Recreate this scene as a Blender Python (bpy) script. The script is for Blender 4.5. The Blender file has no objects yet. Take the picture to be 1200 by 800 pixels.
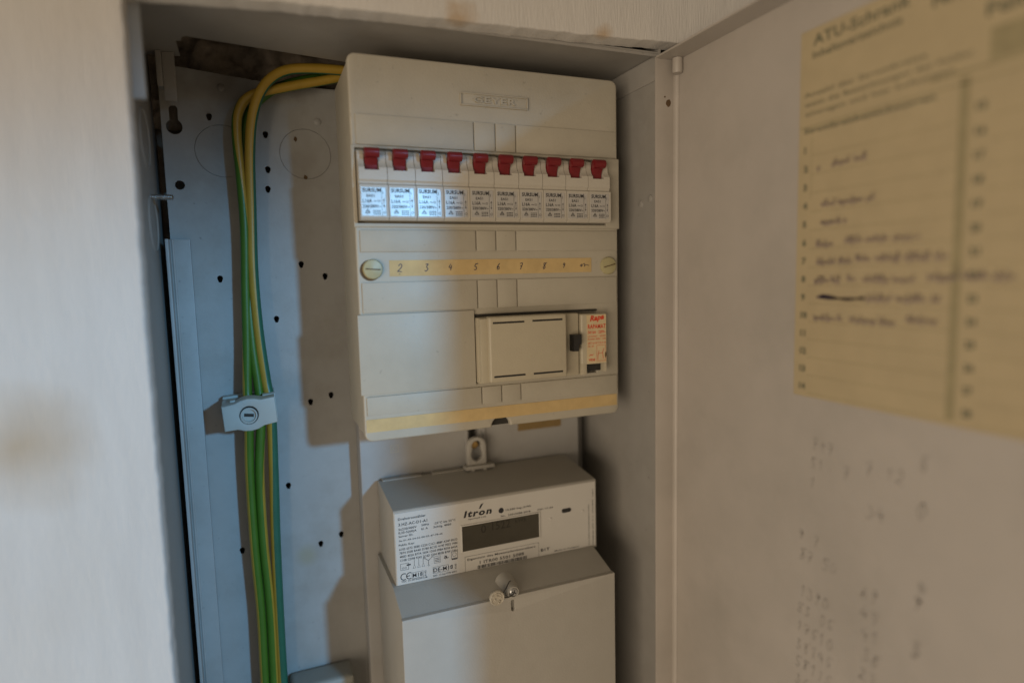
import bpy, bmesh, math, random
from mathutils import Vector, Matrix
from mathutils import noise as mnoise
from mathutils.geometry import delaunay_2d_cdt

S = bpy.context.scene
C = S.collection
rnd = random.Random(7)

# ------------------------------------------------------------------ camera
cam_d = bpy.data.cameras.new('camera')
cam = bpy.data.objects.new('camera', cam_d)
C.objects.link(cam)
r = Vector((0.9259, -0.3770, -0.0241)).normalized()
f = Vector((0.3729, 0.9222, -0.1024)).normalized()
u = r.cross(f).normalized()
r = f.cross(u).normalized()
M = Matrix(((r.x, u.x, -f.x, -0.0585), (r.y, u.y, -f.y, -0.3994), (r.z, u.z, -f.z, -0.1375), (0, 0, 0, 1)))
cam.matrix_world = M
cam_d.sensor_width = 36.0
cam_d.lens = 36.0 * 732.27 / 1200.0
cam_d.clip_start = 0.01
cam_d.clip_end = 50
cam_d.dof.use_dof = True
cam_d.dof.focus_distance = 0.428
cam_d.dof.aperture_fstop = 2.0
S.camera = cam

# ------------------------------------------------------------------ light
w = bpy.data.worlds.new('World')
S.world = w
w.use_nodes = True
bg = w.node_tree.nodes['Background']
bg.inputs[0].default_value = (1.0, 0.82, 0.62, 1)
bg.inputs[1].default_value = 0.235


def look(o, target):
    d = Vector(target) - o.location
    o.rotation_euler = d.to_track_quat('-Z', 'Y').to_euler()


# cool daylight that falls in from the right, past the free edge of the open door
sp = bpy.data.lights.new('daylight_lamp', 'SPOT')
sp.energy = 160
sp.color = (0.22, 0.58, 1.0)
sp.shadow_soft_size = 0.065
sp.spot_size = math.radians(52)
sp.spot_blend = 0.15
so = bpy.data.objects.new('daylight_lamp', sp)
C.objects.link(so)
so.location = (0.83, -2.27, 0.32)
look(so, (-0.05, 0.0, -1.335))

# warm room light from the front
al = bpy.data.lights.new('room_lamp', 'AREA')
al.shape = 'RECTANGLE'
al.size = 1.1
al.size_y = 0.9
al.energy = 15.5
al.color = (1.0, 0.82, 0.62)
ao = bpy.data.objects.new('room_lamp', al)
C.objects.link(ao)
ao.location = (-1.15, -1.15, -0.45)
look(ao, (0.08, 0, -0.2))

S.render.engine = 'CYCLES'
S.cycles.max_bounces = 8
S.cycles.diffuse_bounces = 5
S.view_settings.view_transform = 'Standard'
S.view_settings.look = 'None'
S.view_settings.exposure = -0.1
S.view_settings.gamma = 1.0


# ------------------------------------------------------------------ materials
def mat(name, col, rough=0.5, var=0.06, scale=60, bump=0.0, bscale=400, metallic=0.0, stretch=(1, 1, 1),
        tint=None, tscale=14, tamt=0.0, spec=0.5, speck=0.0):
    m = bpy.data.materials.new(name)
    m.use_nodes = True
    nt = m.node_tree
    L = nt.links.new
    b = nt.nodes['Principled BSDF']
    b.inputs['Roughness'].default_value = rough
    b.inputs['Metallic'].default_value = metallic
    b.inputs['Specular IOR Level'].default_value = spec
    tc = nt.nodes.new('ShaderNodeTexCoord')
    mp = nt.nodes.new('ShaderNodeMapping')
    mp.inputs['Scale'].default_value = stretch
    L(tc.outputs['Object'], mp.inputs[0])
    n = nt.nodes.new('ShaderNodeTexNoise')
    n.inputs['Scale'].default_value = scale
    n.inputs['Detail'].default_value = 5
    n.inputs['Roughness'].default_value = 0.6
    L(mp.outputs[0], n.inputs['Vector'])
    rp = nt.nodes.new('ShaderNodeValToRGB')
    rp.color_ramp.elements[0].position = 0.3
    rp.color_ramp.elements[1].position = 0.7
    rp.color_ramp.elements[0].color = (*[c * (1 - var) for c in col], 1)
    rp.color_ramp.elements[1].color = (*[min(1, c * (1 + var)) for c in col], 1)
    L(n.outputs[0], rp.inputs[0])
    out = rp.outputs[0]
    if tint:
        n2 = nt.nodes.new('ShaderNodeTexNoise')
        n2.inputs['Scale'].default_value = tscale
        n2.inputs['Detail'].default_value = 6
        n2.inputs['Roughness'].default_value = 0.65
        L(tc.outputs['Object'], n2.inputs['Vector'])
        mr = nt.nodes.new('ShaderNodeMapRange')
        mr.inputs[1].default_value = 0.48
        mr.inputs[2].default_value = 0.75
        mr.inputs[4].default_value = tamt
        L(n2.outputs[0], mr.inputs[0])
        mx = nt.nodes.new('ShaderNodeMix')
        mx.data_type = 'RGBA'
        L(mr.outputs[0], mx.inputs[0])
        L(out, mx.inputs[6])
        mx.inputs[7].default_value = (*tint, 1)
        out = mx.outputs[2]
    if speck:
        n4 = nt.nodes.new('ShaderNodeTexNoise')
        n4.inputs['Scale'].default_value = 260
        n4.inputs['Detail'].default_value = 2
        L(tc.outputs['Object'], n4.inputs['Vector'])
        mr4 = nt.nodes.new('ShaderNodeMapRange')
        mr4.inputs[1].default_value = 0.70
        mr4.inputs[2].default_value = 0.78
        mr4.inputs[4].default_value = speck
        L(n4.outputs[0], mr4.inputs[0])
        mx4 = nt.nodes.new('ShaderNodeMix')
        mx4.data_type = 'RGBA'
        L(mr4.outputs[0], mx4.inputs[0])
        L(out, mx4.inputs[6])
        mx4.inputs[7].default_value = (*[c * 0.35 for c in col], 1)
        out = mx4.outputs[2]
    L(out, b.inputs['Base Color'])
    rr = nt.nodes.new('ShaderNodeMapRange')
    rr.inputs[3].default_value = max(0.02, rough - 0.07)
    rr.inputs[4].default_value = min(1, rough + 0.07)
    L(n.outputs[0], rr.inputs[0])
    L(rr.outputs[0], b.inputs['Roughness'])
    if bump:
        n3 = nt.nodes.new('ShaderNodeTexNoise')
        n3.inputs['Scale'].default_value = bscale
        n3.inputs['Detail'].default_value = 4
        L(mp.outputs[0], n3.inputs['Vector'])
        bp = nt.nodes.new('ShaderNodeBump')
        bp.inputs['Strength'].default_value = bump
        bp.inputs['Distance'].default_value = 0.001
        L(n3.outputs[0], bp.inputs['Height'])
        L(bp.outputs[0], b.inputs['Normal'])
    return m


def add_stain(m, base, at, radius, col, amount, soft=0.5, nscale=18, wob=0.5):
    """an irregular stain with its own place and shape; base is the origin of the stained object"""
    centre = Vector(at) - Vector(base)
    nt = m.node_tree
    L = nt.links.new
    b = nt.nodes['Principled BSDF']
    src = b.inputs['Base Color'].links[0].from_socket
    tc = nt.nodes.new('ShaderNodeTexCoord')
    n = nt.nodes.new('ShaderNodeTexNoise')
    n.inputs['Scale'].default_value = nscale
    n.inputs['Detail'].default_value = 4
    L(tc.outputs['Object'], n.inputs['Vector'])
    d = nt.nodes.new('ShaderNodeVectorMath')
    d.operation = 'DISTANCE'
    L(tc.outputs['Object'], d.inputs[0])
    d.inputs[1].default_value = centre
    ad = nt.nodes.new('ShaderNodeMath')
    ad.operation = 'MULTIPLY_ADD'
    L(n.outputs[0], ad.inputs[0])
    ad.inputs[1].default_value = radius * wob * 2
    L(d.outputs['Value'], ad.inputs[2])
    mr = nt.nodes.new('ShaderNodeMapRange')
    mr.inputs[1].default_value = radius * (1 + wob) * (1 - soft)
    mr.inputs[2].default_value = radius * (1 + wob)
    mr.inputs[3].default_value = amount
    mr.inputs[4].default_value = 0
    L(ad.outputs[0], mr.inputs[0])
    mx = nt.nodes.new('ShaderNodeMix')
    mx.data_type = 'RGBA'
    L(mr.outputs[0], mx.inputs[0])
    L(src, mx.inputs[6])
    mx.inputs[7].default_value = (*col, 1)
    L(mx.outputs[2], b.inputs['Base Color'])


WALL0, CAB0 = (-0.3, -0.04, -0.7), (0.045, 0.085, -0.55)
m_plaster = mat('white_plaster', (0.60, 0.575, 0.535), 0.85, 0.05, 30, 0.5, 300, stretch=(3, 3, 0.35), tint=(0.55, 0.47, 0.36),
                tscale=9, tamt=0.22)
add_stain(m_plaster, WALL0, (-0.1690, -0.04, -0.2120), 0.036, (0.40, 0.28, 0.15), 0.75, 0.7, 22, 0.5)
add_stain(m_plaster, WALL0, (0.06, -0.04, 0.0115), 0.012, (0.40, 0.25, 0.10), 0.8, 0.6, 120, 0.6)
add_stain(m_plaster, WALL0, (0.155, -0.04, 0.0135), 0.008, (0.42, 0.27, 0.12), 0.7, 0.6, 120, 0.6)
m_masonry = mat('rough_masonry', (0.30, 0.25, 0.20), 0.95, 0.5, 70, 1.0, 160, tint=(0.34, 0.27, 0.19), tscale=30, tamt=0.8)
m_plate = mat('grey_painted_plate', (0.37, 0.365, 0.345), 0.5, 0.05, 45, 0.10, 300, tint=(0.20, 0.165, 0.11), tscale=20, tamt=0.35, speck=0.5)
add_stain(m_plate, CAB0, (-0.035, 0.0842, -0.345), 0.010, (0.33, 0.30, 0.20), 0.6, 0.5, 80, 0.5)
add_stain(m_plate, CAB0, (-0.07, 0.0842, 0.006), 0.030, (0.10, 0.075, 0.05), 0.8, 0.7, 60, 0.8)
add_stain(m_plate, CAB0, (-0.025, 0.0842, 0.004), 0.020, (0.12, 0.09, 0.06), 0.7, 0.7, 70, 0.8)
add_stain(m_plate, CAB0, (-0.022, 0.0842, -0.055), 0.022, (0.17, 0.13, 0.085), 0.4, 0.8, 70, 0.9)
m_sheet = mat('grey_painted_sheet', (0.33, 0.315, 0.29), 0.5, 0.05, 40, 0.10, 260, tint=(0.2, 0.17, 0.12), tscale=16, tamt=0.25, speck=0.35)
m_door = mat('beige_grey_door_paint', (0.44, 0.40, 0.355), 0.46, 0.035, 30, 0.08, 300, tint=(0.27, 0.25, 0.215), tscale=11, tamt=0.35)
m_board = mat('light_grey_board', (0.38, 0.37, 0.35), 0.55, 0.04, 40, 0.08, 300, tint=(0.27, 0.23, 0.17), tscale=18, tamt=0.3)
m_box = mat('aged_beige_plastic', (0.44, 0.405, 0.325), 0.48, 0.03, 60, 0.12, 700, tint=(0.30, 0.27, 0.205), tscale=14, tamt=0.35, speck=0.3)
m_mod = mat('cream_plastic', (0.47, 0.42, 0.31), 0.42, 0.03, 60, 0.10, 700, tint=(0.34, 0.29, 0.20), tscale=25, tamt=0.3)
m_brk = mat('breaker_plastic', (0.51, 0.475, 0.405), 0.4, 0.03, 80, 0.05, 700, tint=(0.32, 0.28, 0.21), tscale=60, tamt=0.35)
m_red = mat('red_plastic', (0.17, 0.008, 0.012), 0.36, 0.10, 200, 0.05, 700)
m_foil = mat('foil_label', (0.64, 0.63, 0.61), 0.44, 0.05, 300, 0.25, 120, metallic=0.65, tint=(0.45, 0.44, 0.42), tscale=120, tamt=0.35)
m_ink = mat('black_print', (0.02, 0.02, 0.022), 0.6, 0.05, 100)
m_ink2 = mat('grey_print', (0.055, 0.055, 0.055), 0.6, 0.05, 100)
m_pen = mat('blue_black_pen', (0.04, 0.04, 0.07), 0.6, 0.1, 300)
m_pencil = mat('pencil_marks', (0.335, 0.305, 0.27), 0.6, 0.25, 150)
m_pen2 = mat('faded_purple_pen', (0.265, 0.205, 0.18), 0.7, 0.2, 300)
m_pen3 = mat('dark_violet_pen', (0.03, 0.018, 0.05), 0.7, 0.2, 300)
m_green_ink = mat('green_print', (0.13, 0.13, 0.08), 0.7, 0.1, 200)
m_lgreen_ink = mat('pale_green_print', (0.32, 0.27, 0.15), 0.7, 0.1, 200)
m_red_ink = mat('red_print', (0.60, 0.055, 0.02), 0.5, 0.1, 200)
m_lightink = mat('pale_raised_print', (0.46, 0.42, 0.33), 0.5, 0.05, 100)
m_paper = mat('yellowed_strip', (0.56, 0.41, 0.19), 0.7, 0.10, 90, 0.05, 500, tint=(0.45, 0.30, 0.12), tscale=35, tamt=0.4)
m_card = mat('cream_card', (0.45, 0.365, 0.22), 0.65, 0.05, 60, 0.05, 500, tint=(0.40, 0.31, 0.18), tscale=10, tamt=0.35)
m_tape = mat('shaded_brown_tape', (0.24, 0.16, 0.06), 0.5, 0.1, 120)  # brownish tape, its colour darkened further for the shade under the fuse box
m_screwpl = mat('yellowed_screw_plastic', (0.40, 0.36, 0.20), 0.4, 0.08, 120)
m_brown = mat('brown_hole', (0.10, 0.06, 0.025), 0.8, 0.1, 100)
m_black = mat('black_plastic', (0.018, 0.017, 0.016), 0.35, 0.1, 100)
m_dark = mat('recess_shade', (0.03, 0.027, 0.022), 0.8, 0.1, 100)  # dark colour standing in for the shade inside recesses and slots
m_meter = mat('meter_grey_plastic', (0.40, 0.38, 0.335), 0.5, 0.025, 70, 0.12, 800, speck=0.15)
m_face = mat('meter_face', (0.54, 0.52, 0.475), 0.42, 0.02, 70, 0.04, 800)
m_lcd = mat('lcd_glass', (0.060, 0.054, 0.040), 0.3, 0.10, 60, spec=0.25)
m_lcd_seg = mat('lcd_segments', (0.036, 0.032, 0.025), 0.3, 0.05, 60, spec=0.25)
m_steel = mat('zinc_steel', (0.55, 0.55, 0.54), 0.35, 0.15, 300, 0.1, 500, metallic=1.0)
m_brass = mat('brass_screw', (0.55, 0.36, 0.14), 0.35, 0.15, 300, metallic=1.0)
m_seal = mat('clear_seal_plastic', (0.46, 0.42, 0.34), 0.15, 0.25, 400, 0.6, 500)
m_wire = mat('dark_wire', (0.02, 0.016, 0.012), 0.4, 0.1, 100)
m_clamp = mat('grey_clamp_plastic', (0.40, 0.43, 0.40), 0.5, 0.03, 80, 0.06, 600)
m_gland = mat('grey_gland_plastic', (0.30, 0.30, 0.265), 0.5, 0.04, 80, 0.06, 600)
m_yel = mat('yellow_insulation', (0.40, 0.255, 0.03), 0.42, 0.06, 120, 0.05, 500)
m_grn = mat('green_insulation', (0.06, 0.155, 0.012), 0.42, 0.06, 120, 0.05, 500)
m_teal = mat('teal_insulation', (0.015, 0.12, 0.07), 0.42, 0.06, 120, 0.05, 500)
m_dgrn = mat('dark_green_insulation', (0.025, 0.11, 0.012), 0.42, 0.06, 120, 0.05, 500)
m_strike = mat('strike_paint', (0.46, 0.48, 0.49), 0.45, 0.05, 60)
m_rust = mat('rust', (0.11, 0.065, 0.03), 0.9, 0.3, 300, 0.3, 500)

# ------------------------------------------------------------------ object helpers
BASE = {}


def thing(name, label, cat, base, group=None):
    o = bpy.data.objects.new(name, None)
    o.empty_display_size = 0.02
    C.objects.link(o)
    o.location = base
    BASE[o.name] = Vector(base)
    o['label'] = label
    o['category'] = cat
    if group:
        o['group'] = group
    return o


def tag(o, label, cat, group=None, kind=None):
    if label:
        o['label'] = label
    if cat:
        o['category'] = cat
    if group:
        o['group'] = group
    if kind:
        o['kind'] = kind
    return o


def wbase(p):
    return BASE[p.name] if p is not None else Vector((0, 0, 0))


def obj(name, bm, mats, parent=None, angle=35, origin=None):
    """bm is in world coordinates; the mesh is stored relative to its parent's base (or its own origin)"""
    me = bpy.data.meshes.new(name)
    b = Vector(origin) if origin is not None else wbase(parent)
    bmesh.ops.translate(bm, verts=bm.verts, vec=-b)
    bm.to_mesh(me)
    bm.free()
    for p in me.polygons:
        p.use_smooth = True
    me.set_sharp_from_angle(angle=math.radians(angle))
    if not isinstance(mats, (list, tuple)):
        mats = [mats]
    for mm in mats:
        me.materials.append(mm)
    o = bpy.data.objects.new(name, me)
    C.objects.link(o)
    if parent is not None:
        o.parent = parent
    if origin is not None:
        o.location = b - wbase(parent)
    BASE[o.name] = b
    return o


def NB():
    return bmesh.new()


def box(bm, x0, x1, y0, y1, z0, z1, bev=0.0, seg=2, rot=None, piv=None):
    x0, x1 = min(x0, x1), max(x0, x1)
    y0, y1 = min(y0, y1), max(y0, y1)
    z0, z1 = min(z0, z1), max(z0, z1)
    vs = [bm.verts.new(p) for p in ((x0, y0, z0), (x1, y0, z0), (x1, y1, z0), (x0, y1, z0), (x0, y0, z1), (x1, y0, z1), (x1, y1, z1), (x0, y1, z1))]
    fs = [bm.faces.new([vs[i] for i in q]) for q in ((3, 2, 1, 0), (4, 5, 6, 7), (0, 1, 5, 4), (1, 2, 6, 5), (2, 3, 7, 6), (3, 0, 4, 7))]
    allv = vs
    if bev > 0:
        es = list({e for ff in fs for e in ff.edges})
        res = bmesh.ops.bevel(bm, geom=es, offset=bev, segments=seg, profile=0.6, affect='EDGES')
        allv = list({v for ff in res['faces'] for v in ff.verts} | {v for v in vs if v.is_valid})
    if rot is not None:
        bmesh.ops.rotate(bm, verts=allv, cent=piv, matrix=rot)
    return allv


def prism_x(bm, prof, x0, x1, bev=0.0, seg=2):
    """profile of (y, z) points extruded along x"""
    a = [bm.verts.new((x0, y, z)) for y, z in prof]
    b = [bm.verts.new((x1, y, z)) for y, z in prof]
    n = len(prof)
    fs = [bm.faces.new(a), bm.faces.new(list(reversed(b)))]
    for i in range(n):
        j = (i + 1) % n
        fs.append(bm.faces.new((a[j], a[i], b[i], b[j])))
    bmesh.ops.recalc_face_normals(bm, faces=fs)
    if bev > 0:
        es = list({e for ff in fs for e in ff.edges})
        bmesh.ops.bevel(bm, geom=es, offset=bev, segments=seg, profile=0.6, affect='EDGES', clamp_overlap=True)


def prism_y(bm, pts, y0, y1, bev=0.0, seg=2):
    """outline of (x, z) points extruded along y, y0 = the front"""
    a = [bm.verts.new((x, y0, z)) for x, z in pts]
    b = [bm.verts.new((x, y1, z)) for x, z in pts]
    n = len(pts)
    fa = bm.faces.new(a)
    fs = [fa, bm.faces.new(list(reversed(b)))]
    for i in range(n):
        j = (i + 1) % n
        fs.append(bm.faces.new((a[j], a[i], b[i], b[j])))
    bmesh.ops.recalc_face_normals(bm, faces=fs)
    if bev > 0:
        es = list(fa.edges)
        bmesh.ops.bevel(bm, geom=es, offset=bev, segments=seg, profile=0.6, affect='EDGES', clamp_overlap=True)


def circ(cx, cz, rad, n=24, a0=0, a1=360):
    return [(cx + rad * math.cos(math.radians(a0 + (a1 - a0) * i / n)), cz + rad * math.sin(math.radians(a0 + (a1 - a0) * i / n)))
            for i in range(n + (0 if abs(a1 - a0) >= 360 else 1))]


def cyl_y(bm, cx, cz, rad, y0, y1, n=28, bev=0.0):
    prism_y(bm, circ(cx, cz, rad, n), y0, y1, bev)


def ring_y(bm, cx, cz, ro, ri, y0, y1, n=32):
    vs = []
    for i in range(n):
        a = 2 * math.pi * i / n
        c, s = math.cos(a), math.sin(a)
        vs.append([bm.verts.new((cx + q * c, y, cz + q * s)) for q, y in ((ro, y1), (ro, y0), (ri, y0), (ri, y1))])
    for i in range(n):
        A, B = vs[i], vs[(i + 1) % n]
        for k in range(4):
            l = (k + 1) % 4
            bm.faces.new((A[k], A[l], B[l], B[k]))
    bmesh.ops.recalc_face_normals(bm, faces=bm.faces)


def lathe(bm, prof, axis_o, axis='Y', n=24):
    """prof of (radius, offset along the axis)"""
    rings = []
    ox, oy, oz = axis_o
    for rad, h in prof:
        ring = []
        for i in range(n):
            a = 2 * math.pi * i / n
            c, s = rad * math.cos(a), rad * math.sin(a)
            p = {'Y': (ox + c, oy + h, oz + s), 'Z': (ox + c, oy + s, oz + h), 'X': (ox + h, oy + c, oz + s)}[axis]
            ring.append(bm.verts.new(p))
        rings.append(ring)
    fs = []
    for A, B in zip(rings, rings[1:]):
        for i in range(n):
            j = (i + 1) % n
            fs.append(bm.faces.new((A[i], A[j], B[j], B[i])))
    fs.append(bm.faces.new(rings[0]))
    fs.append(bm.faces.new(rings[-1]))
    bmesh.ops.recalc_face_normals(bm, faces=fs)


def append_mesh(bm, me, mtx):
    n0 = len(bm.verts)
    tmp = bmesh.new()
    tmp.from_mesh(me)
    bmesh.ops.transform(tmp, matrix=mtx, verts=tmp.verts)
    vm = {}
    for v in tmp.verts:
        vm[v] = bm.verts.new(v.co)
    for fc in tmp.faces:
        try:
            bm.faces.new([vm[v] for v in fc.verts])
        except ValueError:
            pass
    tmp.free()


def offset_loop(P, d):
    """move a closed loop sideways by d (positive = to the left of its direction), mitred"""
    n = len(P)
    out = []
    for k in range(n):
        a, b, c = Vector((*P[k - 1], 0)), Vector((*P[k], 0)), Vector((*P[(k + 1) % n], 0))
        t0, t1 = (b - a).normalized(), (c - b).normalized()
        n0, n1 = Vector((-t0.y, t0.x, 0)), Vector((-t1.y, t1.x, 0))
        m = n0 + n1
        m = m / max(0.25, m.length_squared) * 2 if m.length > 1e-6 else n0
        out.append((b.x + m.x * d, b.y + m.y * d))
    return out


def slab(bm, outer, holes, y0, y1, bev=0.0, seg=3):
    """outline with holes in the xz plane, from the front y0 to the back y1, front edges rounded"""
    loops = []
    for k, pl in enumerate([outer] + list(holes)):
        P = []
        for q in pl:
            if not P or math.hypot(q[0] - P[-1][0], q[1] - P[-1][1]) > 1e-6:
                P.append(q)
        if math.hypot(P[0][0] - P[-1][0], P[0][1] - P[-1][1]) < 1e-6:
            P.pop()
        ar = sum(P[q - 1][0] * P[q][1] - P[q][0] * P[q - 1][1] for q in range(len(P)))
        if (ar > 0) != (k == 0):
            P.reverse()
        loops.append(P)  # the material is always on the left

    def fill(ls, y):
        co, ed = [], []
        for pl in ls:
            n0 = len(co)
            co += [Vector((x * 100, z * 100)) for x, z in pl]
            ed += [(n0 + q, n0 + (q + 1) % len(pl)) for q in range(len(pl))]
        V, _, F, _, _, _ = delaunay_2d_cdt(co, ed, [], 0, 1e-6)
        vs = [bm.verts.new((q.x / 100, y, q.y / 100)) for q in V]
        for fc in F:
            c = (V[fc[0]] + V[fc[1]] + V[fc[2]]) / 3
            ins = False
            for a, b in ed:
                a, b = co[a], co[b]
                if (a.y > c.y) != (b.y > c.y) and c.x < a.x + (b.x - a.x) * (c.y - a.y) / (b.y - a.y):
                    ins = not ins
            if ins:
                bm.faces.new([vs[q] for q in fc])

    steps = [(0.0, y0)] if bev <= 0 else [(bev * (1 - math.sin(math.pi / 2 * q / seg)), y0 + bev * (1 - math.cos(math.pi / 2 * q / seg))) for q in range(seg + 1)]
    rows = [(d, y) for d, y in steps] + [(0.0, y1)]
    fill([offset_loop(P, rows[0][0]) if rows[0][0] else P for P in loops], y0)
    fill(loops, y1)
    for P in loops:
        rings = [[bm.verts.new((x, y, z)) for x, z in (offset_loop(P, d) if d else P)] for d, y in rows]
        for A, B in zip(rings, rings[1:]):
            for q in range(len(P)):
                w_ = (q + 1) % len(P)
                bm.faces.new((A[q], A[w_], B[w_], B[q]))
    bmesh.ops.remove_doubles(bm, verts=bm.verts, dist=1e-6)
    bmesh.ops.recalc_face_normals(bm, faces=bm.faces)


def rrect(x0, x1, z0, z1, rad, n=5):
    x0, x1 = min(x0, x1), max(x0, x1)
    z0, z1 = min(z0, z1), max(z0, z1)
    P = []
    for cx, cz, a in ((x1 - rad, z1 - rad, 0), (x0 + rad, z1 - rad, 90), (x0 + rad, z0 + rad, 180), (x1 - rad, z0 + rad, 270)):
        P += circ(cx, cz, rad, n, a, a + 90)
    return P


def rect(x0, x1, z0, z1):
    return [(x0, z0), (x1, z0), (x1, z1), (x0, z1)]


def catmull(P, n=6):
    P = [Vector(p) for p in P]
    Q = [P[0] * 2 - P[1]] + P + [P[-1] * 2 - P[-2]]
    out = []
    for i in range(1, len(Q) - 2):
        a, b, c, d = Q[i - 1:i + 3]
        for k in range(n):
            t = k / n
            out.append(0.5 * ((2 * b) + (c - a) * t + (2 * a - 5 * b + 4 * c - d) * t * t + (3 * b - a - 3 * c + d) * t ** 3))
    out.append(P[-1])
    return out


def tube(bm, pts, rad, n=12, split=None, cap=True, front=Vector((0, -1, 0))):
    """tube along points; split(t) gives the angle (degrees, 0 right, 90 front) of the middle of material 0"""
    rings = []
    N = len(pts)
    for i, p in enumerate(pts):
        t = (pts[min(i + 1, N - 1)] - pts[max(i - 1, 0)]).normalized()
        fr = (front - t * front.dot(t)).normalized()
        ri = fr.cross(t).normalized()
        if i and ri.dot(last) < 0 and False:
            ri = -ri
        last = ri
        off = math.radians(split(i / (N - 1))) if split else 0
        rr = rad(i / (N - 1)) if callable(rad) else rad
        rings.append([bm.verts.new(p + (ri * math.cos(off + 2 * math.pi * (k + .5) / n) + fr * math.sin(off + 2 * math.pi * (k + .5) / n)) * rr) for k in range(n)])
    for A, B in zip(rings, rings[1:]):
        for k in range(n):
            j = (k + 1) % n
            fc = bm.faces.new((A[k], B[k], B[j], A[j]))
            if split:
                a = (k + 1) * 360 / n
                a = a - 360 if a > 180 else a
                fc.material_index = 0 if abs(a) < 88 else 1
    if cap:
        bm.faces.new(rings[0])
        bm.faces.new(rings[-1])
    bmesh.ops.recalc_face_normals(bm, faces=bm.faces)


# ---------------- lettering: flat print laid a hair above the surface
class Plane:
    def __init__(s, o, U, V):
        s.o, s.U, s.V = Vector(o), Vector(U), Vector(V)

    def at(s, a, b):
        return s.o + s.U * a + s.V * b


def front(y):
    return Plane((0, y, 0), (1, 0, 0), (0, 0, 1))


DOORX = 0.218


def doorplane(off):  # a = -y so that writing runs towards the viewer
    return Plane((DOORX - off, 0, 0), (0, -1, 0), (0, 0, 1))


_tc = {}


def text_mesh(s, bold=0.0, shear=0.0, space=1.06):
    k = (s, bold, shear, space)
    if k not in _tc:
        cu = bpy.data.curves.new('t', 'FONT')
        cu.body = s
        cu.size = 1
        cu.resolution_u = 2
        cu.offset = bold
        cu.shear = shear
        cu.space_character = space
        t = bpy.data.objects.new('t', cu)
        me = bpy.data.meshes.new_from_object(t)
        bpy.data.objects.remove(t)
        xs = [v.co.x for v in me.vertices] or [0, 1]
        _tc[k] = (me, min(xs), max(xs))
    return _tc[k]


CAP = 0.69


def text(bm, pl, s, a, b, h, width=None, bold=0.0, shear=0.0, align='L', rot=0.0, space=1.06):
    """baseline start at (a, b) on the plane, cap height h, optionally stretched to a width"""
    me, x0, x1 = text_mesh(s, bold, shear, space)
    sy = h / CAP
    sx = sy if width is None else width / max(1e-6, (x1 - x0))
    wd = (x1 - x0) * sx
    sh = {'L': 0, 'C': -wd / 2, 'R': -wd}[align]
    c, sn = math.cos(rot), math.sin(rot)
    U = pl.U * c + pl.V * sn
    V = pl.V * c - pl.U * sn
    o = pl.at(a, b)
    Nn = U.cross(V)
    mtx = Matrix(((U.x * sx, V.x * sy, Nn.x, 0), (U.y * sx, V.y * sy, Nn.y, 0), (U.z * sx, V.z * sy, Nn.z, 0), (0, 0, 0, 1)))
    oo = o + U * (sh - x0 * sx)
    mtx.translation = oo
    append_mesh(bm, me, mtx)


def ribbon(bm, pl, pts, wd, smooth=True):
    P = [Vector((a, b, 0)) for a, b in pts]
    if smooth and len(P) > 2:
        P = catmull(P, 4)
    prev = None
    N = len(P)
    for i, p in enumerate(P):
        t = P[min(i + 1, N - 1)] - P[max(i - 1, 0)]
        if t.length < 1e-9:
            continue
        t.normalize()
        nn = Vector((-t.y, t.x, 0)) * wd / 2
        cur = (bm.verts.new(pl.at(p.x + nn.x, p.y + nn.y)), bm.verts.new(pl.at(p.x - nn.x, p.y - nn.y)))
        if prev:
            bm.faces.new((prev[0], cur[0], cur[1], prev[1]))
        prev = cur


def flat(bm, pl, a0, a1, b0, b1):
    bm.faces.new([bm.verts.new(pl.at(a, b)) for a, b in ((a0, b0), (a1, b0), (a1, b1), (a0, b1))])


def frame(bm, pl, a0, a1, b0, b1, t):
    flat(bm, pl, a0, a1, b0, b0 + t)
    flat(bm, pl, a0, a1, b1 - t, b1)
    flat(bm, pl, a0, a0 + t, b0 + t, b1 - t)
    flat(bm, pl, a1 - t, a1, b0 + t, b1 - t)


DIG = {
    '0': [[(.5, 1), (.1, .6), (.3, .05), (.7, .1), (.9, .6), (.5, 1)]],
    '1': [[(.2, .7), (.6, 1), (.5, 0)]],
    '2': [[(.1, .75), (.5, 1), (.8, .7), (.4, .3), (.05, .05), (.35, .1), (.9, .02)]],
    '3': [[(.15, .95), (.75, .95), (.4, .6), (.8, .3), (.4, 0), (.1, .15)]],
    '4': [[(.45, 1), (.1, .45), (.8, .5)], [(.7, .8), (.55, 0)]],
    '5': [[(.35, .95), (.25, .55), (.7, .45), (.6, .05), (.1, .1)], [(.35, .95), (1.05, 1.02)]],
    '6': [[(.75, 1), (.2, .5), (.3, .05), (.75, .2), (.6, .5), (.2, .3)]],
    '7': [[(.1, .9), (.8, .98), (.4, 0)], [(.25, .5), (.75, .55)]],
    '8': [[(.7, .9), (.3, .95), (.35, .6), (.75, .3), (.4, 0), (.2, .25), (.6, .6), (.8, .95), (1.1, 1.0)]],
    '9': [[(.75, .9), (.35, 1), (.25, .65), (.7, .65), (.75, .9), (.6, .4), (.35, 0)]],
}


def handdigits(bm, pl, s, a, b, h, wd, step=0.75, jit=0.06, slant=0.15):
    x = a
    for ch in s:
        if ch in DIG:
            for st in DIG[ch]:
                pts = []
                for px, pz in st:
                    px += rnd.uniform(-jit, jit)
                    pz += rnd.uniform(-jit, jit)
                    pts.append((x + (px * 0.62 + slant * pz) * h, b + pz * h))
                ribbon(bm, pl, pts, wd)
        x += h * step


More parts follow.
